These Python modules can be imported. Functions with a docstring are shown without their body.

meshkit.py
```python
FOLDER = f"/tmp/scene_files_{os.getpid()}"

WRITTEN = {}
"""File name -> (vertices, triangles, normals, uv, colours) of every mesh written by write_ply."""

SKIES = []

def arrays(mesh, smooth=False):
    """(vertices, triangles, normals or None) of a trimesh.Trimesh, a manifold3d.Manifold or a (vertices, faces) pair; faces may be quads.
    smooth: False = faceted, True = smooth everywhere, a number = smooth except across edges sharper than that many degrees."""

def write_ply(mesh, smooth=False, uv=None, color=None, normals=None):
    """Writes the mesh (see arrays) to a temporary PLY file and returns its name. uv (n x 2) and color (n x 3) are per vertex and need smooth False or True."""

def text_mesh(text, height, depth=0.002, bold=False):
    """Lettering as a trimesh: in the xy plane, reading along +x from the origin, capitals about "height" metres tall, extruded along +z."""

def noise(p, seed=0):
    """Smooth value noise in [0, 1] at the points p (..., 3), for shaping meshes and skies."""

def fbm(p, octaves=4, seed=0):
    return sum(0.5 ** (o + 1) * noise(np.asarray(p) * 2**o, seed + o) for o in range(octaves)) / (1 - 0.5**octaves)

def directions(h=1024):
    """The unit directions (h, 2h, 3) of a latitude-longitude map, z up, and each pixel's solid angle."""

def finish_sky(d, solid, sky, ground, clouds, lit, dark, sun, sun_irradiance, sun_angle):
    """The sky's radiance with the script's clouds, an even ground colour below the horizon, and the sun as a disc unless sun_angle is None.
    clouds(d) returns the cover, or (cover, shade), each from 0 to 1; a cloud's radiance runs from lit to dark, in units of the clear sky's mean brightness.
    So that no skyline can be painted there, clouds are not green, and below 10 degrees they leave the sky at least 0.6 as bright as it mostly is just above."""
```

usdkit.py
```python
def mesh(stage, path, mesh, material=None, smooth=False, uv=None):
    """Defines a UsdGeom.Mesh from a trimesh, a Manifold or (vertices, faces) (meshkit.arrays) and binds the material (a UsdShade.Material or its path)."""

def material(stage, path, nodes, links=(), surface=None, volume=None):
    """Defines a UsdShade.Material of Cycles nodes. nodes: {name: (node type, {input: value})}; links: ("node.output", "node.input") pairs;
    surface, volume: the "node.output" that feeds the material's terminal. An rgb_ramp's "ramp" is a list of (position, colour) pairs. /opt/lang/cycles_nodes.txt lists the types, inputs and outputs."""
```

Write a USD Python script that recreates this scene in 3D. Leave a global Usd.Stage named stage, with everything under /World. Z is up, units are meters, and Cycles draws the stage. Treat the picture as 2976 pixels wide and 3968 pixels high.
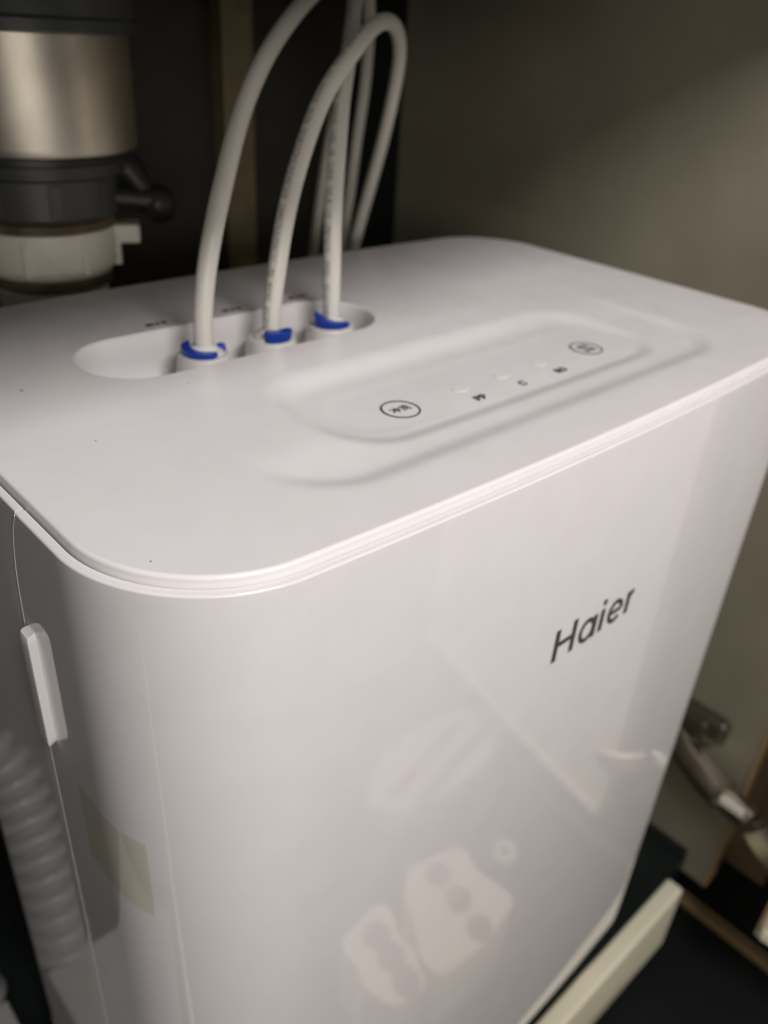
import math, numpy as np, trimesh, usdkit
from shapely.geometry import Polygon, LineString, Point, box as sbox
from shapely.ops import unary_union
from shapely import affinity
from pxr import Usd, UsdGeom, UsdLux, UsdShade, Gf, Sdf

# ---------------------------------------------------------------- stage, camera, lamps
stage = Usd.Stage.CreateInMemory()
UsdGeom.SetStageUpAxis(stage, UsdGeom.Tokens.z)
UsdGeom.SetStageMetersPerUnit(stage, 1.0)
UsdGeom.Xform.Define(stage, '/World')
UsdGeom.Scope.Define(stage, '/World/Looks')
S = 0.36                                   # metres per model unit (the purifier is one unit wide)
OFF = np.array([0.0, 0.0, 0.584])          # the purifier's top lies 0.584 m above the kitchen floor datum
def W(p): return np.asarray(p, float) * S + OFF

R_cam = np.array([[0.7335728, -0.6769811, 0.0597288], [-0.3108459, -0.4123839, -0.8563377], [0.6043556, 0.6096197, -0.5129504]])
C_cam = W([-0.174578, -0.369733, 0.316210])
cam = UsdGeom.Camera.Define(stage, '/World/camera')
m = np.eye(4); m[0, :3] = R_cam[0]; m[1, :3] = -R_cam[1]; m[2, :3] = -R_cam[2]; m[3, :3] = C_cam
cam.AddTransformOp().Set(Gf.Matrix4d(*m.ravel().tolist()))
cam.CreateHorizontalApertureAttr(24.0); cam.CreateVerticalApertureAttr(32.0)
cam.CreateFocalLengthAttr(24.0 * 3196.2 / 2976)
cam.CreateClippingRangeAttr(Gf.Vec2f(0.01, 50))
cam.CreateFStopAttr(9.2); cam.CreateFocusDistanceAttr(0.212)
cam.CreateExposureAttr(0.10)

def aim(x, pos, target):
    z = np.asarray(pos, float) - np.asarray(target, float); z /= np.linalg.norm(z)
    r = np.cross([0, 0, 1.0], z); r /= np.linalg.norm(r); u = np.cross(z, r)
    mm = np.eye(4); mm[0, :3] = r; mm[1, :3] = u; mm[2, :3] = z; mm[3, :3] = pos
    x.AddTransformOp().Set(Gf.Matrix4d(*mm.ravel().tolist()))
lamp = UsdLux.RectLight.Define(stage, '/World/ceiling_lamp')          # the kitchen's ceiling lamp, in front of the cabinet
lamp.CreateWidthAttr(0.34); lamp.CreateHeightAttr(0.36); lamp.CreateIntensityAttr(30.5); lamp.CreateColorAttr(Gf.Vec3f(1.0, 0.953, 0.948))
aim(lamp, [0.0, -0.60, 1.25], [0.16, 1.0, 1.20])
far = UsdLux.RectLight.Define(stage, '/World/far_room_lamp')           # the lit far end of the room, low in front
far.CreateWidthAttr(1.6); far.CreateHeightAttr(0.5); far.CreateIntensityAttr(5.4); far.CreateColorAttr(Gf.Vec3f(1.0, 0.94, 0.88))
aim(far, [-1.0, -2.5, 1.00], [0.15, 0.2, 0.62])
room = UsdLux.DomeLight.Define(stage, '/World/room_ambience')          # even, dim light thrown back by the kitchen's walls
usdkit.material(stage, '/World/Looks/room_light', {'b': ('background_shader', {'color': (1.0, 0.94, 0.86), 'strength': 0.062})}, surface='b.background')
UsdShade.MaterialBindingAPI.Apply(room.GetPrim()).Bind(UsdShade.Material.Get(stage, '/World/Looks/room_light'))

# ---------------------------------------------------------------- materials
def mat(name, color, rough=.5, spec=.5, metal=0., coat=0., noise=None, bump=None, rn=None, **kw):
    """noise = (scale, second colour, amount from the ramp); bump = (scale, distance)"""
    n = {'p': ('principled_bsdf', dict(base_color=color, roughness=rough, specular_ior_level=spec, metallic=metal, coat_weight=coat, **kw))}; l = []
    if noise or bump or rn: n['g'] = ('geometry', {})
    if noise:
        sc, c2, lo, hi = noise
        n['n'] = ('noise_texture', dict(scale=sc, detail=5, roughness=.6)); n['r'] = ('rgb_ramp', {'ramp': [(lo, color), (hi, c2)]})
        l += [('g.position', 'n.vector'), ('n.fac', 'r.fac'), ('r.color', 'p.base_color')]
    if rn:
        n['rn'] = ('noise_texture', dict(scale=rn[0], detail=6, roughness=.65)); n['rm'] = ('map_range', dict(from_min=.35, from_max=.75, to_min=rn[1], to_max=rn[2]))
        l += [('g.position', 'rn.vector'), ('rn.fac', 'rm.value'), ('rm.result', 'p.roughness')]
    if bump:
        n['bn'] = ('noise_texture', dict(scale=bump[0], detail=3)); n['b'] = ('bump', dict(strength=1.0, distance=bump[1]))
        l += [('g.position', 'bn.vector'), ('bn.fac', 'b.height'), ('b.normal', 'p.normal')]
    return usdkit.material(stage, '/World/Looks/' + name, n, l, surface='p.BSDF')

M = dict(
    gloss=mat('gloss_white_plastic', (.80, .778, .772), .04, .85, noise=(60, (.77, .745, .738), .35, .75), rn=(45, .02, .08)),
    satin=mat('satin_white_plastic', (.80, .778, .772), .33, .5, bump=(2600, .000012), noise=(40, (.77, .745, .735), .4, .75), rn=(30, .26, .42)),
    rim=mat('rim_white_plastic', (.81, .79, .78), .14),
    collar=mat('fitting_plastic', (.74, .72, .68), .35),
    blue=mat('blue_plastic', (.012, .05, .36), .35),
    ink=mat('grey_ink', (.045, .05, .052), .45),
    inkpale=mat('pale_ink', (.13, .13, .13), .45),
    logo=mat('dark_print', (.03, .036, .04), .3),
    led=usdkit.material(stage, '/World/Looks/indicator_glow', {'p': ('principled_bsdf', dict(base_color=(.79, .785, .765), roughness=.33, emission_color=(.88, 1., .84), emission_strength=.008))}, surface='p.BSDF'),
    steel=mat('brushed_steel', (.78, .73, .61), .36, metal=1., noise=(25, (.56, .51, .42), .3, .7)),
    darkrubber=mat('black_rubber', (.016, .015, .015), .45),
    darkplastic=mat('charcoal_plastic', (.070, .071, .072), .4),
    greyplastic=mat('grey_plastic', (.050, .054, .051), .4),
    ivory=mat('old_white_plastic', (.86, .84, .71), .4, noise=(45, (.42, .33, .20), .55, .8)),
    rust=mat('grimy_ring', (.10, .07, .04), .6, noise=(60, (.2, .16, .1), .4, .7)),
    wall=mat('olive_laminate', (.285, .262, .19), .45, noise=(9, (.225, .205, .145), .35, .7), rn=(14, .35, .6), bump=(900, .00006)),
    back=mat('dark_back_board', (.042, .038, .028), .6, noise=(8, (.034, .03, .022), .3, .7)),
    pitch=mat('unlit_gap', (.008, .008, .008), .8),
    batten=mat('wood_batten', (.27, .22, .12), .6, noise=(20, (.15, .12, .06), .3, .7)),
    band=mat('tan_edge_band', (.36, .27, .14), .45, noise=(14, (.30, .21, .10), .3, .7)),
    cream=mat('cream_edge', (.90, .87, .66), .35, noise=(16, (.86, .82, .60), .4, .75)),
    floor=mat('dark_green_board', (.010, .015, .013), .3, .35, noise=(18, (.02, .026, .025), .5, .8)),
    kfloor=mat('dark_floor_tile', (.008, .010, .010), .5, .25, noise=(5, (.014, .016, .016), .3, .7)),
    nickel=mat('nickel', (.62, .57, .47), .28, metal=1.),
    polished=mat('pale_metal', (.88, .84, .76), .45, metal=.4),
    bronze=mat('dark_nickel', (.10, .085, .065), .35, metal=.6),
    greyboard=mat('grey_board', (.40, .385, .37), .5, noise=(12, (.33, .32, .30), .35, .7)),
    door=mat('pale_door_board', (.74, .70, .60), .4, noise=(7, (.68, .64, .53), .3, .7)),
    brown=mat('dark_brown_board', (.27, .20, .12), .5, noise=(10, (.20, .145, .085), .3, .7)),
    stone=mat('stone_counter', (.2, .19, .18), .3),
    sink=mat('sink_steel', (.55, .55, .55), .35, metal=1.),
    hose=mat('ribbed_grey_plastic', (.23, .23, .225), .3),
    pack=mat('pale_card', (.88, .79, .60), .5),
    dot=mat('brown_print', (.34, .20, .15), .5),
    pink=mat('slipper_foam', (.80, .77, .68), .5),
    dirt=mat('dirt', (.27, .25, .24), .8),
)
g = usdkit.material(stage, '/World/Looks/clear_tape', {
    't': ('transparent_bsdf', {'color': (.968, .958, .89)}), 'g': ('glossy_bsdf', {'roughness': .12, 'color': (.9, .9, .85)}), 'f': ('value', {'value': .07}), 'm': ('mix_closure', {})},
    [('t.BSDF', 'm.closure1'), ('g.BSDF', 'm.closure2'), ('f.value', 'm.fac')], surface='m.closure')
M['tape'] = g
def tube_mat(name, marks, seed):
    n = {'p': ('principled_bsdf', dict(base_color=(.73, .705, .63), roughness=.3, subsurface_weight=0.0))}; l = []
    if marks:      # a line of print along the tube: u runs round it, v along it
        n |= {'uv': ('uvmap', {'attribute': 'st'}), 's': ('separate_xyz', {}), 'd': ('math', {'math_type': 'subtract', 'value2': marks}), 'a': ('math', {'math_type': 'absolute'}),
              'lt': ('math', {'math_type': 'less_than', 'value2': .075}), 'mv': ('mapping', {'scale': (14., 620., 1.), 'location': (seed, seed * 3.1, 0)}), 'n': ('noise_texture', {'scale': 1.0, 'detail': 1}),
              'gt': ('math', {'math_type': 'greater_than', 'value2': .5}), 'm2': ('mapping', {'scale': (0., 75., 1.), 'location': (seed, seed, 0)}), 'n2': ('noise_texture', {'scale': 1.0, 'detail': 0}),
              'g2': ('math', {'math_type': 'greater_than', 'value2': .42}), 'x': ('math', {'math_type': 'multiply'}), 'y': ('math', {'math_type': 'multiply'}), 'c': ('mix', {'color1': (.73, .705, .63), 'color2': (.36, .35, .33)})}
        l += [('uv.UV', 's.vector'), ('s.x', 'd.value1'), ('d.value', 'a.value1'), ('a.value', 'lt.value1'), ('uv.UV', 'mv.vector'), ('mv.vector', 'n.vector'), ('n.fac', 'gt.value1'),
              ('uv.UV', 'm2.vector'), ('m2.vector', 'n2.vector'), ('n2.fac', 'g2.value1'), ('lt.value', 'x.value1'), ('gt.value', 'x.value2'), ('x.value', 'y.value1'), ('g2.value', 'y.value2'),
              ('y.value', 'c.fac'), ('c.color', 'p.base_color')]
    return usdkit.material(stage, '/World/Looks/' + name, n, l, surface='p.BSDF')

# ---------------------------------------------------------------- objects
used = {}
def numbered(path):
    k = used.get(path, 0); used[path] = k + 1
    return path if k == 0 else f'{path}_{k:03d}'
class Node:
    def __init__(s, path, prim, base): s.path, s.prim, s.base = path, prim, np.asarray(base, float)
def tag(node, label=None, cat=None, group=None, kind=None):
    for k, v in (('label', label), ('category', cat), ('group', group), ('kind', kind)):
        if v: node.prim.SetCustomDataByKey(k, v)
    return node
def thing(name, base, label=None, cat=None, group=None, kind=None):
    path = numbered('/World/' + name)
    x = UsdGeom.Xform.Define(stage, path); x.AddTranslateOp().Set(Gf.Vec3d(*W(base).tolist()))
    return tag(Node(path, x.GetPrim(), base), label, cat, group, kind)
def obj(name, mesh, material, parent=None, smooth=35, uv=None, label=None):
    """one Mesh prim from a mesh in model units; parent: a thing or a part, whose frame it takes"""
    path = numbered((parent.path if parent else '/World') + '/' + name)
    base = parent.base if parent else np.zeros(3)
    if isinstance(mesh, list): mesh = trimesh.util.concatenate(mesh)
    v, f = (mesh.vertices, mesh.faces) if hasattr(mesh, 'faces') else mesh
    v = (np.asarray(v, float) - base) * S
    if parent is None: v = v + OFF
    if uv is None:
        t = trimesh.Trimesh(v, f, process=False); t.merge_vertices(digits_vertex=7); v, f = t.vertices, t.faces
    p = usdkit.mesh(stage, path, (v, f), M[material] if isinstance(material, str) else material, smooth=smooth, uv=uv)
    nd = Node(path, p.GetPrim(), base)
    if label: nd.prim.SetCustomDataByKey('label', label)
    return nd

# ---------------------------------------------------------------- mesh helpers (model units)
def T(v, f): return trimesh.Trimesh(np.asarray(v, float), np.asarray(f, int), process=False)
def loft(rings, closed=True, cap0=False, cap1=False):
    rings = [np.asarray(r, float) for r in rings]; n = len(rings[0]); v = np.vstack(rings); f = []
    for i in range(len(rings) - 1):
        for j in range(n if closed else n - 1):
            a, b = i * n + j, i * n + (j + 1) % n
            f += [(a, b, b + n), (a, b + n, a + n)]
    for c, i, flip in ((cap0, 0, 1), (cap1, len(rings) - 1, 0)):
        if c:
            k = len(v); v = np.vstack([v, rings[i].mean(0)])
            for j in range(n):
                a, b = i * n + j, i * n + (j + 1) % n
                f.append((b, a, k) if flip else (a, b, k))
    return T(v, f)
def lathe(profile, center, n=64, a0=0., a1=2 * np.pi):
    full = abs(a1 - a0 - 2 * np.pi) < 1e-6
    a = np.linspace(a0, a1, n, endpoint=not full)
    return loft([np.c_[center[0] + r * np.cos(a), center[1] + r * np.sin(a), np.full(n, z)] for r, z in profile], closed=full)
def frames(P):
    P = np.asarray(P, float); t = np.gradient(P, axis=0); t /= np.linalg.norm(t, axis=1)[:, None]
    n = np.cross(t[0], [0.3, 0.9, .1]); n /= np.linalg.norm(n); out = []
    for k in range(len(P)):
        n = n - t[k] * (n @ t[k]); n /= np.linalg.norm(n); out.append((n.copy(), np.cross(t[k], n)))
    return t, out
def spline(K, n=90):
    from scipy.interpolate import CubicSpline
    K = np.asarray(K, float); d = np.r_[0, np.cumsum(np.linalg.norm(np.diff(K, axis=0), axis=1))]
    return CubicSpline(d, K)(np.linspace(0, d[-1], n))
def tube(P, r, n=24, caps=True):
    t, fr = frames(P); a = np.linspace(0, 2 * np.pi, n, endpoint=False); r = np.broadcast_to(r, len(P))
    rings = [P[k] + r[k] * (np.cos(a)[:, None] * fr[k][0] + np.sin(a)[:, None] * fr[k][1]) for k in range(len(P))]
    return loft(rings, True, caps, caps)
def tube_uv(P, r, n=28):
    t, fr = frames(P); a = np.linspace(0, 2 * np.pi, n + 1); d = np.r_[0, np.cumsum(np.linalg.norm(np.diff(P, axis=0), axis=1))]
    rings = [P[k] + r * (np.cos(a)[:, None] * fr[k][0] + np.sin(a)[:, None] * fr[k][1]) for k in range(len(P))]
    return loft(rings, False), np.vstack([np.c_[a / (2 * np.pi), np.full(n + 1, d[k])] for k in range(len(P))])
def rbox(lo, hi, r=.004, seg=3):
    """a box with rounded edges (hull of the corner balls)"""
    import manifold3d as m3
    lo, hi = np.asarray(lo, float), np.asarray(hi, float); r = min(r, .49 * (hi - lo).min()); b = trimesh.creation.icosphere(2, r)
    pts = np.vstack([b.vertices + [x, y, z] for x in (lo[0] + r, hi[0] - r) for y in (lo[1] + r, hi[1] - r) for z in (lo[2] + r, hi[2] - r)])
    return trimesh.convex.convex_hull(pts)
def bx(lo, hi):
    lo, hi = np.asarray(lo, float), np.asarray(hi, float)
    return trimesh.creation.box(extents=hi - lo, transform=trimesh.transformations.translation_matrix((lo + hi) / 2))
def flat(shape, thick=.001):
    gs = [q for q in getattr(shape, 'geoms', [shape]) if q.geom_type == 'Polygon' and q.area > 1e-9]
    return trimesh.util.concatenate([trimesh.creation.extrude_polygon(q, thick, engine='earcut') for q in gs])
def moved(mesh, mat4): mesh = mesh.copy(); mesh.apply_transform(mat4); return mesh
def rot(deg, axis, point=(0, 0, 0)): return trimesh.transformations.rotation_matrix(math.radians(deg), axis, point)
def smoothstep(x): x = np.clip(x, 0, 1); return x * x * x * (x * (6 * x - 15) + 10)

# ================================================================ THE SETTING
XW, YF, ZF = 1.235, -.065, -1.29            # right cabinet wall, its front edge, cabinet floor
ZK = -1.57                                   # kitchen floor
st = lambda name, mesh, m_, **k: tag(obj(name, mesh, m_, **k), kind='structure')
n_floor = st('floor', bx((-6, -8, ZK - .05), (8, .3, ZK)), 'kfloor')
st('cabinet_floor', bx((-1.6, -.012, ZF - .05), (XW + .001, 1.14, ZF)), 'floor')
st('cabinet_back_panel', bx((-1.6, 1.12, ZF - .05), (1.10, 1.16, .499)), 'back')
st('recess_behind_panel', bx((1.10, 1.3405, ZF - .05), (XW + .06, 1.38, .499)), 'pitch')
st('cabinet_left_wall', bx((-1.66, YF, ZF - .05), (-1.6, 1.34, .499)), 'back')
rw = thing('cabinet_side_wall', (XW, YF, ZF), kind='structure')
obj('panel', bx((XW, YF, ZF - .05), (XW + .05, 1.085, .499)), 'wall', rw)
obj('edge_band', rbox((XW - .0015, YF - .006, ZF - .05), (XW + .0515, YF - .0005, .499), .002), 'band', rw)
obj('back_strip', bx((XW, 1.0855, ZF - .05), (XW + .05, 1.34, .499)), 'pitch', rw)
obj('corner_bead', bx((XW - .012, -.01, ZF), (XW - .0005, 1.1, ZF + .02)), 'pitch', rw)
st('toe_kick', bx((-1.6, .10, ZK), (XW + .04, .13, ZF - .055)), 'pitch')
# counter and sink above, outside the picture: they cast the shade on the back of the purifier
ct = thing('countertop', (0, 0, .50), 'grey stone kitchen counter above the cabinet', 'counter')
obj('slab', rbox((-1.7, -.06, .50), (2.2, 1.6, .60), .01), 'stone', ct)
sk = thing('kitchen_sink', (-.2, .5, .36), 'steel sink bowl hanging under the counter above the drain', 'sink')
sh = Polygon([(-1.2, .03), (.25, .03), (.50, .07), (.88, .20), (.88, 1.0), (-1.2, 1.0)]).buffer(.05)
bowl = flat(sh, .134); bowl.apply_translation((0, 0, .365)); obj('bowl', bowl, 'sink', sk)

lip = thing('cabinet_front_edge', (.4, -.03, ZF), 'cream edge strip along the front of the cabinet floor', 'edge strip')
obj('strip', rbox((-1.6, -.052, ZF - .20), (1.150, -.0125, ZF + .004), .008), 'cream', lip)
bt = tag(obj('wood_batten', rbox((.768, 1.075, ZF), (.836, 1.1185, .499), .004), 'batten'), 'yellowish upright batten on the dark back panel behind the tubes', 'batten')
nb = tag(obj('neighbouring_cabinet', rbox((1.292, -.165, ZK + .28), (2.6, .9, .499), .004), 'brown'), 'dark brown cabinet front beyond the hinged side wall', 'cabinet')
fs = tag(obj('wood_rail', [rbox((1.335, -.9, ZK), (1.352, .02, ZK + .02), .003), rbox((1.362, -.9, ZK), (1.372, .02, ZK + .014), .003)], 'band'), 'thin brown wooden rail running forward on the dark floor', 'rail')

# the open door: hinge-side edge at A, far edge at B
dA, dB = np.array([1.172, -.205]), np.array([1.262, -1.04]); dv = (dB - dA) / np.linalg.norm(dB - dA); dn = np.array([-dv[1], dv[0]])
def dbox(a, b, c, d, z0, z1, r=.003):      # along the door a..b, outward c..d
    q = rbox((a, c, z0), (b, d, z1), r); m4 = np.eye(4); m4[:2, 0] = dv; m4[:2, 1] = dn; m4[:2, 3] = dA; q.apply_transform(m4); return q
L = np.linalg.norm(dB - dA); sgn = 1 if dn[0] > 0 else -1
dr = thing('hinged_door', (*dA, -1.285), 'pale cabinet door swung open on the right, with cream edges', 'door')
o = lambda c, d: (min(sgn * c, sgn * d), max(sgn * c, sgn * d))
obj('leaf', dbox(.006, L - .006, *o(.002, .052), -1.272, .62), 'door', dr)
obj('bottom_edge', dbox(0, L, *o(-.001, .054), -1.29, -1.2725, .002), 'cream', dr)
obj('hinge_side_edge', dbox(-.0005, .0055, *o(.004, .05), -1.272, .62, .002), 'cream', dr)
obj('edge_line', dbox(-.0010, .0065, *o(-.003, .0035), -1.272, .62, .001), 'band', dr)
obj('edge_line', dbox(-.0010, .0065, *o(.0505, .057), -1.272, .62, .001), 'band', dr)
obj('inner_bead', dbox(.01, L - .004, *o(-.012, -.0012), -1.283, -1.255, .003), 'cream', dr)

# ================================================================ THE PURIFIER
D, RC, BOW = .61266, .11072, .01585
def outline(e=0., n=26, k=24):
    a = np.linspace(0, np.pi / 2, n); pts = []
    for (x, y, s) in ((1 - RC, D - RC, 0), (RC, D - RC, 1), (RC, RC, 2), (1 - RC, RC, 3)):
        t = a + s * np.pi / 2; q = np.c_[x + (RC + e) * np.cos(t), y + (RC + e) * np.sin(t)]
        pts.append(q)
    out = []
    for i in range(4):
        out.append(pts[i]); p0, p1 = pts[i][-1], pts[(i + 1) % 4][0]
        out.append(p0 + (p1 - p0) * np.linspace(0, 1, k + 2)[1:-1, None])
    q = np.vstack(out)
    t = (q[:, 0] - .5) / .5; q[:, 1] -= BOW * (1 - t ** 2) * np.clip(1 - q[:, 1] / (D / 2), -1, 1)
    return q                      # starts at the right side's back, runs back edge, left side, front, right side
def at_z(q, z): return np.c_[q, np.full(len(q), z)]
def seam(z):                      # the front cover's edge leaves the top a little forward and sinks back
    return np.interp(-z, [.005, .011, .024, .046, .072, .095, .135, .3], [.1775, .179, .188, .1965, .2025, .206, .2085, .2095])

pur = thing('water_purifier', (.5, D / 2, ZF), 'white under-sink water purifier with touch panel and three tubes', 'water purifier')

# --- lid: a height field with two nested sunken steps
def sd_rrect(x, y, x0, x1, y0, y1, r):
    cx, cy = (x0 + x1) / 2, (y0 + y1) / 2; qx, qy = np.abs(x - cx) - (x1 - x0) / 2 + r, np.abs(y - cy) - (y1 - y0) / 2 + r
    return np.hypot(np.maximum(qx, 0), np.maximum(qy, 0)) + np.minimum(np.maximum(qx, qy), 0) - r
def lid_z(x, y):
    a = sd_rrect(x, y, .143, .838, .037, .46, .095)
    fade = 1 - smoothstep((y - .05 - .06 * smoothstep((x - .2) / .5)) / (.10 + .13 * smoothstep((x - .2) / .5)))
    b = -sd_rrect(x, y, .240, .757, .084, .272, .07); c = sd_rrect(x, y, .283, .712, .117, .193, .038)
    w = smoothstep(b / .05); fade = fade * (1 - w) + .55 * w
    z = -.0040 * smoothstep(-a / .034) * fade
    t = np.clip(b, 0, None) / (np.clip(b, 0, None) + np.clip(c, 0, None) + 1e-9)
    return z - .0046 * smoothstep(t / .82) ** .7 + .0004 * smoothstep((t - .45) / .35) * (1 - smoothstep((t - .8) / .2))
slot_line = LineString([(.145 + .060, .394), (.517 - .060, .394)])
slot = lambda r: slot_line.buffer(r, quad_segs=24)
er = .0032                                   # edge rounding
top = Polygon(outline(-er)); hole = slot(.0600 + .003); area = top.difference(hole)
from shapely.prepared import prep
pa = prep(area); V, F, idx = [], [], {}
def vid(x, y):
    k = (round(x, 6), round(y, 6))
    if k not in idx: idx[k] = len(V); V.append(k)
    return idx[k]
cell = .0042; nx, ny = int(1.1 / cell), int(.75 / cell)
for i in range(nx):
    for j in range(ny):
        x0, y0 = -.03 + i * cell, -.04 + j * cell; bb = sbox(x0, y0, x0 + cell, y0 + cell)
        if pa.contains(bb):
            q = [vid(x0, y0), vid(x0 + cell, y0), vid(x0 + cell, y0 + cell), vid(x0, y0 + cell)]; F += [(q[0], q[1], q[2]), (q[0], q[2], q[3])]
        elif pa.intersects(bb):
            for s_ in getattr(bb.intersection(area), 'geoms', [bb.intersection(area)]):
                if s_.geom_type != 'Polygon' or s_.area < 1e-10: continue
                vv, ff = trimesh.creation.triangulate_polygon(s_, engine='earcut')
                for tri in ff:
                    q = [vid(*vv[k]) for k in tri]
                    a_, b_, c_ = (np.array(V[k]) for k in q); cr = (b_ - a_)[0] * (c_ - a_)[1] - (b_ - a_)[1] * (c_ - a_)[0]
                    if len(set(q)) == 3: F.append(q if cr > 0 else q[::-1])
V = np.array(V); lidtop = T(np.c_[V, lid_z(V[:, 0], V[:, 1])], F)
prof = [(-er + er * math.sin(t), -er + er * math.cos(t)) for t in np.linspace(0, np.pi / 2, 6)] + [(0, -.012), (0, -.03)]
skirt = loft([at_z(outline(e), z) for e, z in prof]); 
lid = obj('lid', [lidtop, skirt], 'satin', pur, smooth=50)
# --- connection slot in the lid
def ring_of(r, z): c = np.array(slot(r).exterior.coords)[:-1]; return np.c_[c, np.full(len(c), z)]
sp = [(.0600 + .003 - .003 * math.sin(t), -.003 + .003 * math.cos(t)) for t in np.linspace(0, np.pi / 2, 6)] + [(.0585, -.02), (.057, -.045), (.053, -.052)]
N0 = len(ring_of(.06, 0))
tub = loft([ring_of(r, z) for r, z in sp], True, False, True); tub.invert()
obj('connection_slot', tub, 'satin', pur, smooth=50)

# --- shells: a profile swept along part of the outline
def shell(prof, pick, ends, name, material):
    q0 = outline(0)
    rows = []
    for e, z in prof:
        q = outline(e); a = ends(z); x = pick(q, a); rows.append(np.c_[x, np.full(len(x), z)])
    A = np.array(rows)                       # profile x path x 3
    msh = loft([A[:, k] for k in range(A.shape[1])], True, True, True)
    if msh.volume < 0: msh.invert()
    return obj(name, msh, material, pur, smooth=40)
q0 = outline(0); n_ = 26; k_ = 24
iL = (n_ + k_) + n_                           # first point of the left straight side
left = slice(iL - 1, iL + k_ + 1)
iR = 3 * (n_ + k_) + n_
def front_pick(q, ys):
    fr = q[2 * (n_ + k_):4 * (n_ + k_) - k_].copy()   # left-front corner, front, right-front corner
    l0, r1 = fr[0], fr[-1]
    le = np.c_[np.full(14, l0[0]), ys + (l0[1] - ys) * np.linspace(0, 1, 15)[:-1] ** 1.0]
    re = np.c_[np.full(14, r1[0]), r1[1] + (ys - r1[1]) * np.linspace(0, 1, 15)[1:]]
    return np.vstack([le, fr, re])
def rear_pick(q, ys):
    bk = q[:2 * (n_ + k_) - k_].copy()
    r0, l1 = bk[0], bk[-1]
    re = np.c_[np.full(14, r0[0]), ys + (r0[1] - ys) * np.linspace(0, 1, 15)[:-1]]
    le = np.c_[np.full(14, l1[0]), l1[1] + (ys - l1[1]) * np.linspace(0, 1, 15)[1:]]
    return np.vstack([re, bk, le])
zs = [-.02, -.03, -.045, -.06, -.08, -.1, -.13, -.18, -.24, -.3, -.5, -.8, -1.1]
rr = .0022
def shell_prof(e1):
    p = [(.0011, -.0105), (.0018, -.0088)] + [(e1 - rr + rr * math.sin(t), -.0087 - rr + rr * math.cos(t)) for t in np.linspace(0, np.pi / 2, 5)]
    p += [(e1, z) for z in zs] + [(e1, -1.172), (e1 - .002, -1.175)]
    return p + [(e1 - .010, -1.175)] + [(e1 - .010, z) for z in zs[::-1] if z < -.035] + [(.0011, -.034)]
cover = shell(shell_prof(.0090), front_pick, lambda z: seam(z), 'front_cover', 'gloss')
rear = shell(shell_prof(.0078), rear_pick, lambda z: seam(z) + .0035, 'rear_shell', 'gloss')
bp = [(.0035, -1.1765), (.0072, -1.180), (.0080, -1.185), (.0070, -1.205), (.0, -1.222), (-.01, -1.226)]
zz = np.linspace(-.0115, -1.17, 80)
obj('seam_edge', tube(np.c_[np.full(80, -.0083), seam(zz) + .0002, zz], .0011, 8), 'rim', cover)
base = loft([at_z(outline(e), z) for e, z in bp], True, False, True)
base.invert() if base.volume < 0 else None
obj('base', base, 'rim', pur, smooth=40)
for x, y in ((.10, .06), (.82, .045), (.12, .52), (.88, .52)):
    obj('foot', rbox((x - .03, y - .035, ZF), (x + .03, y + .035, -1.224), .006), 'rim', pur)

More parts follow.
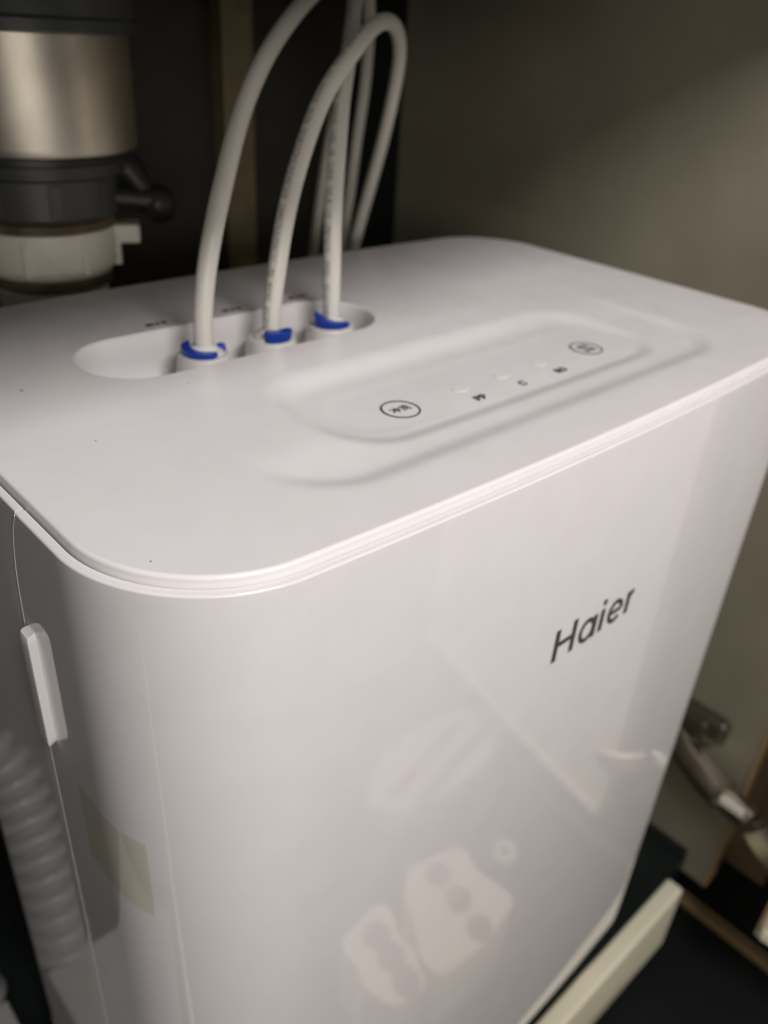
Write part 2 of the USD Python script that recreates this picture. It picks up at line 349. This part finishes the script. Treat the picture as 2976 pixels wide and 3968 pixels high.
# --- pull tab over the seam on the left side
tp = Polygon([(-.0078, .2020), (-.0150, .2012), (-.0174, .1992), (-.0184, .1970), (-.0183, .1835), (-.0176, .1820), (-.0085, .1870)])
def tab_ring(z, k, dx=0.): q = np.array(tp.exterior.coords)[:-1]; c = np.array([-.010, .197]); q = c + (q - c) * k; q[:, 0] += dx; return np.c_[q, z + 0 * q[:, 1]]
zt, zb = -.1270, -.2500
tab = loft([tab_ring(zt, .80), tab_ring(zt - .0035, .93), tab_ring(zt - .009, 1.0), tab_ring(zb + .008, 1.0), tab_ring(zb + .003, .93), tab_ring(zb, .78)], True, True, True)
if tab.volume < 0: tab.invert()
obj('pull_tab', tab, 'rim', pur, smooth=25)

# --- touch buttons, indicator lamps and print on the panel
GL = {"冲":[[[[39,37],[32,37],[32,80],[56,80],[57,98],[64,98],[64,80],[89,80],[89,37],[82,37],[81,43],[64,43],[64,10],[57,10],[57,42],[41,43]],[[64,51],[82,50],[82,73],[64,73]],[[39,51],[57,50],[57,73],[39,73]]],[[[6,21],[4,25],[22,55],[27,51],[27,49],[11,19]]],[[[14,80],[5,87],[10,93],[22,84],[26,80],[26,77],[20,73]]]],"洗":[[[[26,13],[26,16],[34,19],[42,28],[46,44],[45,51],[29,51],[29,58],[58,59],[57,76],[43,76],[36,61],[30,65],[37,79],[41,96],[49,96],[46,83],[57,83],[58,99],[64,99],[65,83],[88,83],[88,76],[65,76],[65,59],[92,58],[92,51],[73,50],[73,19],[75,17],[85,17],[87,22],[87,31],[89,31],[93,29],[92,15],[89,11],[85,10],[69,11],[66,15],[66,50],[54,51],[51,32],[46,21],[38,13],[32,10],[29,10]]],[[[24,81],[9,92],[9,94],[14,97],[23,92],[29,86]]],[[[8,13],[7,17],[21,45],[23,46],[27,43],[27,41],[20,24],[13,11]]],[[[21,55],[4,66],[7,71],[14,69],[25,61]]]],"滤":[[[[51,36],[57,36],[58,16],[74,16],[78,26],[82,24],[81,14],[77,11],[53,12],[51,14]]],[[[88,15],[77,35],[81,38],[87,31],[93,17]]],[[[22,14],[28,27],[31,43],[31,80],[54,80],[55,99],[61,99],[62,92],[88,92],[87,86],[61,85],[62,80],[91,80],[92,78],[86,64],[80,65],[82,74],[58,73],[59,65],[76,66],[76,61],[60,60],[58,54],[79,53],[82,59],[85,59],[87,58],[87,52],[82,47],[54,48],[52,51],[52,59],[42,58],[42,64],[52,64],[52,74],[38,74],[38,48],[35,27],[28,10],[25,10]]],[[[68,26],[60,38],[60,41],[63,43],[73,30],[73,27]]],[[[36,15],[43,36],[47,35],[48,33],[42,15]]],[[[10,90],[9,93],[14,96],[24,89],[28,84],[25,80],[23,80]]],[[[12,12],[6,17],[21,46],[25,43],[25,39],[20,27]]],[[[20,55],[4,65],[8,70],[24,60]]]],"芯":[[[[84,20],[74,48],[74,51],[77,52],[81,52],[91,26],[91,21]]],[[[28,68],[27,79],[6,79],[6,86],[28,86],[28,99],[35,98],[36,86],[60,86],[61,99],[68,99],[69,86],[90,86],[90,79],[68,79],[68,68],[61,68],[60,79],[36,79],[35,69]]],[[[35,21],[38,18],[63,18],[67,25],[67,33],[74,30],[72,16],[66,11],[35,11],[30,13],[28,17],[28,56],[35,56]]],[[[48,56],[41,67],[46,71],[48,71],[53,63],[61,45],[54,42]]],[[[5,21],[4,24],[10,35],[14,51],[21,50],[19,38],[13,22],[11,19]]]],"复":[[[[6,10],[4,16],[24,18],[38,22],[26,33],[15,25],[9,29],[30,47],[20,48],[20,77],[10,69],[5,74],[18,86],[25,98],[32,97],[30,89],[87,89],[87,83],[24,83],[19,78],[80,77],[80,48],[40,48],[36,43],[77,41],[78,38],[59,22],[81,17],[90,17],[92,15],[89,10],[65,13],[50,18],[16,10]],[[28,54],[71,53],[72,59],[29,60]],[[28,66],[71,65],[72,71],[29,72]],[[34,36],[33,34],[38,30],[48,26],[57,29],[65,35]]]],"位":[[[[31,13],[31,20],[65,20],[71,45],[74,69],[81,68],[82,65],[72,21],[92,20],[92,13]]],[[[35,81],[59,81],[55,98],[62,99],[66,84],[61,81],[88,81],[88,74],[35,74]]],[[[55,26],[48,25],[47,39],[42,63],[42,67],[46,68],[49,67],[54,41]]],[[[17,61],[15,62],[9,53],[7,53],[4,58],[6,63],[11,67],[20,82],[27,98],[33,97],[34,94],[24,74],[24,10],[17,10]]]]}
zp = float(lid_z(np.array([.5]), np.array([.152]))[0]) + .0005
def glyph(ch): return unary_union([Polygon(p[0], p[1:]).buffer(0) for p in GL[ch]])
def word(chars, h, x, y, adv=1.05):
    s = h / 90.; w = adv * 96
    return unary_union([affinity.affine_transform(glyph(c), [s, 0, 0, s, x + (i * w - w * len(chars) / 2 - 2) * s, y - 54 * s]) for i, c in enumerate(chars)])
def put(shape, z, t=.0005): q = flat(shape, t); q.apply_translation((0, 0, z)); return q
ring = lambda x, y, w: Point(x, y).buffer(0.0198, quad_segs=24).difference(Point(x, y).buffer(0.0198 - w, quad_segs=24))
for x, y, rows, mt in ((.3490, .1455, ['冲洗'], 'ink'), (.6560, .1463, ['滤芯', '复位'], 'inkpale')):
    bn = obj('button', put(Point(x, y).buffer(.0175, quad_segs=24), zp - .0002, .0003), 'satin', pur)
    obj('button_ring', put(ring(x, y, .0016), zp), mt, bn)
    for i, w_ in enumerate(rows):
        obj('button_word', put(word(w_, .0108 if len(rows) == 1 else .0088, x, y + (0 if len(rows) == 1 else .0055 - i * .011)), zp + .0004), mt, bn)
for x in (.4370, .5030, .5690):
    obj('indicator_light', put(affinity.scale(Point(x, .1480).buffer(.0085), 1.15, .8), zp - .0003, .0004), 'led', pur)
import meshkit
for x, w_, mt in ((.4370, 'PP', 'ink'), (.5040, 'C', 'inkpale'), (.5708, 'RO', 'inkpale')):
    q = meshkit.text_mesh(w_, .0095, .0005, bold=True); b = q.bounds; q.apply_translation((x - (b[0, 0] + b[1, 0]) / 2, .1200 - (b[0, 1] + b[1, 1]) / 2, zp)); obj('indicator_label', q, mt, pur)
for x in (.272, .374, .474):      # small unreadable print behind each port
    obj('port_label', put(unary_union([sbox(x - .013, .4685, x - .004, .4755), sbox(x - .001, .4690, x + .004, .4750), sbox(x + .007, .4685, x + .013, .4755)]), .0002), 'ink', pur)
rng = np.random.default_rng(4)
specks = [put(affinity.rotate(affinity.scale(Point(x, y).buffer(r, quad_segs=4), 1.6, .8), 40 * r * 1e4), .0001 + float(lid_z(np.array([x]), np.array([y]))[0]), .0008) for x, y, r in ((.076, .370, .0011), (.083, .236, .0006), (.031, .052, .0005), (.21, .30, .0004))]
tag(obj('dust', specks, 'dirt', pur), kind='stuff')

# --- lettering on the front cover: strokes bent onto the bowed face
def front_y(x, e=.009): t = (x - .5) / .5; return -e - BOW * (1 - t * t) * 1.0
LZ0, LZ1 = -.2765, -.2335; sw = .0037; LS = .985
def stroke(pts, w=sw, cap=2): return LineString(pts).buffer(w, cap_style=cap, join_style=1)
xm = -.2460                                   # x-height
def ell(cx, cz, rx, rz, a0, a1, n=40): a = np.radians(np.linspace(a0, a1, n)); return np.c_[cx + rx * np.cos(a), cz + rz * np.sin(a)]
letters = [
    unary_union([stroke([(.4562, LZ0), (.4562, LZ1)]), stroke([(.4866, LZ0), (.4866, LZ1)]), stroke([(.4562, -.2545), (.4866, -.2545)], .0031)]),
    unary_union([stroke(np.vstack([ell(.5135, -.2615, .0122, .0137, 0, 360)]), .0030), stroke([(.5272, LZ0 - .0005), (.5272, xm - .0005)])]),
    unary_union([stroke([(.5415, LZ0), (.5415, xm)]), affinity.scale(Point(.5415, -.2365).buffer(.0042), .9, 1)]),
    unary_union([stroke(ell(.5690, -.2615, .0122, .0137, 0, 318), .0030, 2), stroke([(.5575, -.2615), (.5812, -.2615)], .0027)]),
    unary_union([stroke([(.5945, LZ0), (.5945, xm)]), stroke(np.vstack([[(.5945, -.2600)], ell(.6050, -.2590, .0100, .0110, 165, 95, 12)]), .0030)]),
]
for gshape in letters:
    gshape = gshape.simplify(.0001)
    q = flat(gshape, .0006); v = q.vertices.copy(); x, z, d = .4330 + (v[:, 0] - .4562) * LS, v[:, 1] + .0205, v[:, 2]
    q.vertices = np.c_[x, front_y(x) - .0001 - d, z]; obj('letter', q, 'logo', cover)

# --- three push-in fittings with their blue locking clips
zc = -.0135
ports = [(.2865, .3955), (.3790, .3965), (.4690, .3965)]
def arc_clip(c, a0, a1, z0, h0, h1, ri=.0150, ro=.0245, flare=.0):
    rows = []
    for k, t in enumerate(np.radians(np.linspace(a0, a1, 30))):
        u = k / 29; h = z0 + h0 + (h1 - h0) * u ** .7; w = min(1, 6 * u + .35, 6 * (1 - u) + .35); rm = (ri + ro) / 2
        rows.append(np.array([[c[0] + r_ * math.cos(t), c[1] + r_ * math.sin(t), z] for r_, z in ((rm + (ri - rm) * w, z0), (rm + (ro - rm) * w, z0), (rm + (ro - rm) * w + flare, h - .001), (rm + (ro - rm) * w + flare - .0012, h), (rm + (ri - rm) * w, h))]))
    q = loft(rows, True, True, True)
    if q.volume < 0: q.invert()
    return q
clips = [(118, 283, .0100, .0050, 0.), (213, 312, .0125, .0125, .0022), (163, 316, .0165, .0042, .001)]
for (x, y), (a0, a1, h0, h1, fl) in zip(ports, clips):
    ft = obj('fitting', lathe([(.0310, -.052), (.0305, -.030), (.0295, zc - .006), (.0270, zc), (.0225, zc + .0005), (.0120, zc + .0005), (.0115, zc - .004)], (x, y), 48), 'collar', pur, smooth=40)
    first_fitting = ft if x == ports[0][0] else first_fitting
    obj('collet', lathe([(.0215, zc), (.0205, zc + .0035), (.0165, zc + .0050), (.0125, zc + .0100), (.0112, zc + .0105)], (x, y), 40), 'collar', ft, smooth=40)
    obj('locking_clip', arc_clip((x, y), a0, a1, zc + .0008, h0, h1, flare=fl), 'blue', ft, smooth=30)

q = arc_clip(ports[0], 336, 352, zc + .0008, .005, .008); obj('clip_end', q, 'blue', first_fitting, smooth=30)

# ================================================================ TUBES
def from_pixel(u, v, y):                      # a point of the place at depth y on the sight line through a pixel of the photograph
    d = np.array([(u - 1488) / 3196.2, (v - 1984) / 3196.2, 1.0]) @ R_cam; c = np.array([-.174578, -.369733, .316210]); return c + d * (y - c[1]) / d[1]
tr = .0106
def make_tube(port, pts, label, material):
    K = [(port[0], port[1], -.045), (port[0], port[1], -.015), (port[0], port[1], .006)] + [from_pixel(*q) for q in pts]
    P = spline(K, 150); msh, uv = tube_uv(P, tr)
    t = thing('water_tube', (port[0], port[1], -.015), label, 'tube', 'tubes plugged into the top of the purifier')
    obj('hose_line', msh, material, t, smooth=True, uv=uv)
make_tube(ports[0], [(813, 965, .402), (863, 723, .425), (923, 482, .465), (1019, 241, .520), (1122, 78, .580), (1230, -40, .66), (1350, -110, .75), (1425, -40, .84), (1430, 130, .90), (1410, 362, .94), (1383, 543, .95), (1350, 784, .94), (1310, 1010, .92), (1280, 1300, .9), (1270, 1700, .9)],
          'plain white tube from the left port, arching out over the top of the picture', tube_mat('white_tube_plain', 0, 1.))
make_tube(ports[1], [(1068, 1085, .397), (1095, 904, .402), (1134, 723, .414), (1188, 543, .432), (1261, 362, .458), (1351, 223, .490), (1423, 127, .530), (1496, 82, .590), (1540, 125, .650), (1548, 215, .69), (1528, 350, .72), (1484, 543, .745), (1435, 723, .76), (1369, 964, .77), (1330, 1150, .78), (1300, 1500, .79)],
          'white tube from the middle port, bent over in a full hoop behind the others', tube_mat('white_tube_printed', .085, 2.))
make_tube(ports[2], [(1287, 1040, .399), (1291, 844, .406), (1306, 603, .428), (1321, 422, .465), (1339, 289, .515), (1363, 121, .60), (1380, -20, .68), (1400, -110, .75), (1398, -90, .84), (1370, 60, .90), (1330, 300, .95), (1275, 560, .98), (1240, 790, .98), (1212, 1013, .97), (1190, 1300, .95)],
          'white tube with black print from the right port, rising nearly straight', tube_mat('white_tube_printed_too', .075, 5.))

# ================================================================ clear tape round the front left corner
ang = np.radians(np.linspace(180, 207, 14)); rc = RC + .0097; cx_, cy_ = RC, RC
def bow_y(x, y): t = (x - .5) / .5; return y - BOW * (1 - t ** 2) * np.clip(1 - y / (D / 2), -1, 1)
path = np.vstack([np.c_[np.full(6, cx_ - rc), np.linspace(.150, RC, 7)[:-1]], np.c_[cx_ + rc * np.cos(ang), cy_ + rc * np.sin(ang)]])
path[:, 1] = bow_y(path[:, 0], path[:, 1])
zt_, zb_ = -.2680, -.3640
inn = path; tape = loft([np.c_[inn, np.full(len(inn), z)] for z in np.linspace(zb_, zt_, 2)], False)
tag(obj('clear_tape', tape, 'tape', smooth=True), 'piece of yellowish clear tape stuck round the purifier front left corner', 'tape')

# ================================================================ sink drain behind the purifier
ax = (.312, .85); 
sd = thing('sink_drain', (*ax, -.07), 'steel sink drain basket with black collar and white nut', 'sink drain')
cyl = lambda pr_, n=72: lathe(pr_, ax, n)
obj('top_flange', cyl([(.10, .362), (.156, .362), (.158, .322), (.150, .318), (.148, .296), (.152, .292), (.152, .280), (.140, .277)]), 'greyplastic', sd)
obj('steel_body', cyl([(.1375, .279), (.1375, .150), (.1355, .141), (.122, .136)]), 'steel', sd)
obj('seal_ring', cyl([(.118, .140), (.129, .138), (.130, .130), (.110, .126)]), 'darkrubber', sd)
obj('lower_ring', cyl([(.112, .130), (.121, .127), (.121, .112), (.104, .108)]), 'greyplastic', sd)
cl = obj('collar', cyl([(.098, .111), (.107, .107), (.108, .060), (.100, .053), (.090, .050)]), 'darkplastic', sd)
for k in range(9):
    a = 2 * math.pi * k / 9 + .3; q = rbox((.1065, -.008, .062), (.1100, .008, .104), .0012); q.apply_transform(rot(math.degrees(a), (0, 0, 1))); q.apply_translation((*ax, 0)); obj('grip_rib', q, 'darkplastic', cl)
obj('rubber_ring', cyl([(.092, .054), (.100, .050), (.099, .040), (.090, .036)]), 'rust', sd)
nut = obj('lock_nut', cyl([(.088, .040), (.098, .037), (.100, .015), (.097, -.012), (.086, -.026), (.078, -.028)]), 'ivory', sd)
for k in range(8):
    a = 2 * math.pi * k / 8 + .1; q = rbox((.092, -.004, -.018), (.1035, .004, .032), .002); q.apply_transform(rot(math.degrees(a), (0, 0, 1))); q.apply_translation((*ax, 0)); obj('nut_rib', q, 'ivory', nut)
q = rbox((.080, -.022, .012), (.130, .022, .038), .004); q.apply_transform(rot(-28, (0, 0, 1))); q.apply_translation((*ax, 0)); obj('nut_lug', q, 'ivory', nut)
obj('nut_ring', cyl([(.080, -.026), (.086, -.030), (.085, -.042), (.078, -.046)]), 'rust', sd)
obj('tail_pipe', cyl([(.078, -.042), (.076, -.13), (.068, -.14), (.066, -.40)]), 'ivory', sd)
kn = obj('clamp_arm', [tube(spline([from_pixel(455, 640, .80), from_pixel(500, 665, .79), from_pixel(555, 735, .775), from_pixel(590, 760, .77)], 16), np.linspace(.028, .013, 16), 14), tube(np.array([from_pixel(440, 770, .79), from_pixel(600, 775, .765)]), .020, 14)], 'darkrubber', sd)
kp = from_pixel(618, 790, .765); hd = np.array([.5, -.8, .1]); hd /= np.linalg.norm(hd)
knob = trimesh.creation.icosphere(3, .027); knob.apply_scale((1, 1, .85)); knob.apply_transform(trimesh.geometry.align_vectors((0, 0, 1), hd)); knob.apply_translation(kp); obj('clamp_knob', knob, 'darkrubber', kn)

# ================================================================ ribbed drain hose on the left
K = [(.312, .85, -.36), (.30, .87, -.60), (.20, .93, -.78), (.0, .96, -.86), (-.095, .91, -.93), (-.112, .81, -1.05), (-.10, .72, -1.17), (-.09, .68, -1.262)]
P = spline(K, 800); d_ = np.r_[0, np.cumsum(np.linalg.norm(np.diff(P, axis=0), axis=1))]
hs = tube(P, .0560 - .0200 * np.exp(-((((d_ / .037) % 1) - .5) / .20) ** 2), 30)
tag(obj('ribbed_hose', hs, 'hose', smooth=True), 'grey ribbed drain hose curving down to the floor left of the purifier', 'hose')

tag(obj('pale_board', rbox((-.62, .05, ZF + .001), (-.045, .655, ZF + .02), .004), 'greyboard'), 'pale grey board lying on the cabinet floor left of the purifier', 'board')

# ================================================================ hinge on the side wall
hg = thing('door_hinge', (XW, .03, -.97), 'metal cup hinge joining the side wall to the open door', 'hinge')
obj('mounting_plate', rbox((XW - .036, -.006, -.932), (XW - .0005, .108, -.868), .016), 'bronze', hg)
obj('plate_cap', rbox((XW - .046, .030, -.922), (XW - .030, .095, -.880), .010), 'bronze', hg)
def bar(P, w, h, up=(0, 0, 1)):
    rows = []
    t = np.gradient(P, axis=0)
    w = np.broadcast_to(w, len(P))
    for k in range(len(P)):
        tt = t[k] / np.linalg.norm(t[k]); s_ = np.cross(tt, (1, 0, 0)); s_ /= np.linalg.norm(s_); u_ = np.cross(s_, tt)
        rows.append(np.array([P[k] + a * s_ * w[k] + b_ * u_ * h for a, b_ in ((-1, -.6), (-.7, -1), (.7, -1), (1, -.6), (1, .6), (.7, 1), (-.7, 1), (-1, .6))]))
    return loft(rows, True, True, True)
arm_pts = spline([(XW - .030, .130, -.940), (XW - .034, .085, -.962), (XW - .040, .03, -.990), (XW - .046, -.040, -1.015)], 16)
obj('arm', bar(arm_pts, np.r_[np.full(6, .038), np.full(10, .030)], .018), 'nickel', hg)
obj('arm_base', bar(arm_pts + [.018, -.006, -.026], np.linspace(.030, .040, 16), .014), 'bronze', hg)
obj('link', bar(spline([(XW - .052, -.036, -1.004), (XW - .056, -.075, -1.004), (XW - .060, -.112, -1.012)], 10), .018, .014), 'nickel', hg)
obj('link_cover', bar(spline([(XW - .034, -.030, -1.030), (XW - .040, -.085, -1.036), (XW - .050, -.130, -1.045)], 10), .030, .017), 'bronze', hg)
for y_, z_ in ((.098, -.952), (.045, -.980), (-.035, -1.035)):
    sc = trimesh.creation.cylinder(.013, .014, sections=18); sc.apply_transform(rot(90, (0, 1, 0))); sc.apply_translation((XW - .050, y_, z_)); obj('screw', sc, 'nickel', hg)
obj('adjusting_block', rbox((XW - .078, -.100, -1.016), (XW - .058, -.048, -.996), .004), 'polished', hg)
pin = trimesh.creation.cylinder(.010, .05, sections=16); pin.apply_translation((XW - .052, -.118, -1.03)); obj('pin', pin, 'darkrubber', hg)
obj('cup', bar(spline([(XW - .052, -.125, -1.045), (XW - .058, -.19, -1.085), (XW - .052, -.26, -1.12)], 10), .026, .014), 'nickel', hg)

# ================================================================ things on the kitchen floor that the glossy front mirrors
def mirror_pt(u, v, z):                       # where the sight line, mirrored by the front cover, meets height z
    c = np.array([-.174578, -.369733, .316210]); d = np.array([(u - 1488) / 3196.2, (v - 1984) / 3196.2, 1.0]) @ R_cam; y0 = -.0235
    for _ in range(6): q = c + d * (y0 - c[1]) / d[1]; y0 = front_y(q[0])
    n = np.array([BOW * 2 * (q[0] - .5) / .25, -1., 0]); n /= np.linalg.norm(n); d = d - 2 * (d @ n) * n
    return q + d * (z - q[2]) / d[2]
kk = 2976 / 1659
def quad_thing(name, pix, z, h, label, cat, dots):
    q = np.array([mirror_pt(u * kk, v * kk, z)[:2] for u, v in pix]); pg = Polygon(q).buffer(.02).buffer(-.045).buffer(.03)
    t = thing(name, (*q.mean(0), z - h), label, cat)
    s_ = flat(pg, h); s_.apply_translation((0, 0, z - h)); obj('carton', s_, 'pack', t)
    for u, v in dots:
        c = mirror_pt(u * kk, v * kk, z); dd = flat(Point(c[:2]).buffer(.032), .003); dd.apply_translation((0, 0, z + .0005)); obj('dot', dd, 'dot', t)
quad_thing('patterned_box', [(885, 1875), (1000, 1828), (1025, 1880), (1112, 1942), (1050, 2030), (950, 2108), (915, 2070), (900, 1990), (878, 1945)], ZK + .20, .199, 'pale box with three brown dots, mirrored in the purifier front nearest the door', 'box', [(945, 1888), (990, 1943), (1035, 2005)])
quad_thing('patterned_box', [(735, 2040), (825, 1945), (850, 1985), (862, 2030), (895, 2060), (905, 2105), (950, 2118), (850, 2170), (790, 2130), (775, 2085)], ZK + .20, .199, 'pale box with three brown dots, mirrored low in the purifier front', 'box', [(812, 2020), (845, 2068), (878, 2122)])
q = np.array([mirror_pt(u * kk, v * kk, ZK + .10)[:2] for u, v in [(795, 1690), (830, 1620), (930, 1555), (1040, 1520), (1095, 1560), (1060, 1640), (960, 1720), (850, 1760), (800, 1740)]])
s_ = flat(Polygon(q).buffer(.05).buffer(-.05), .08); s_.apply_translation((0, 0, ZK + .02)); sl = thing('slipper', (*q.mean(0), ZK), 'pale rounded slipper on the floor, mirrored faintly in the purifier front', 'slipper'); obj('sole', s_, 'pink', sl)
for (u0, v0), (u1, v1) in (((850, 1715), (990, 1560)), ((905, 1735), (1045, 1580))):
    a_, c_ = mirror_pt(u0 * kk, v0 * kk, ZK + .10)[:2], mirror_pt(u1 * kk, v1 * kk, ZK + .10)[:2]; s_ = flat(LineString([a_, c_]).buffer(.014), .008); s_.apply_translation((0, 0, ZK + .0985)); obj('strap', s_, 'dot', sl)
c = mirror_pt(1092 * kk, 1838 * kk, ZK + .02); s_ = flat(Point(c[:2]).buffer(.037).difference(Point(c[:2]).buffer(.014)), .02); s_.apply_translation((0, 0, ZK + .001)); tag(obj('floor_ring', s_, 'pack'), 'small pale ring on the floor, mirrored beside the dotted box', 'ring')
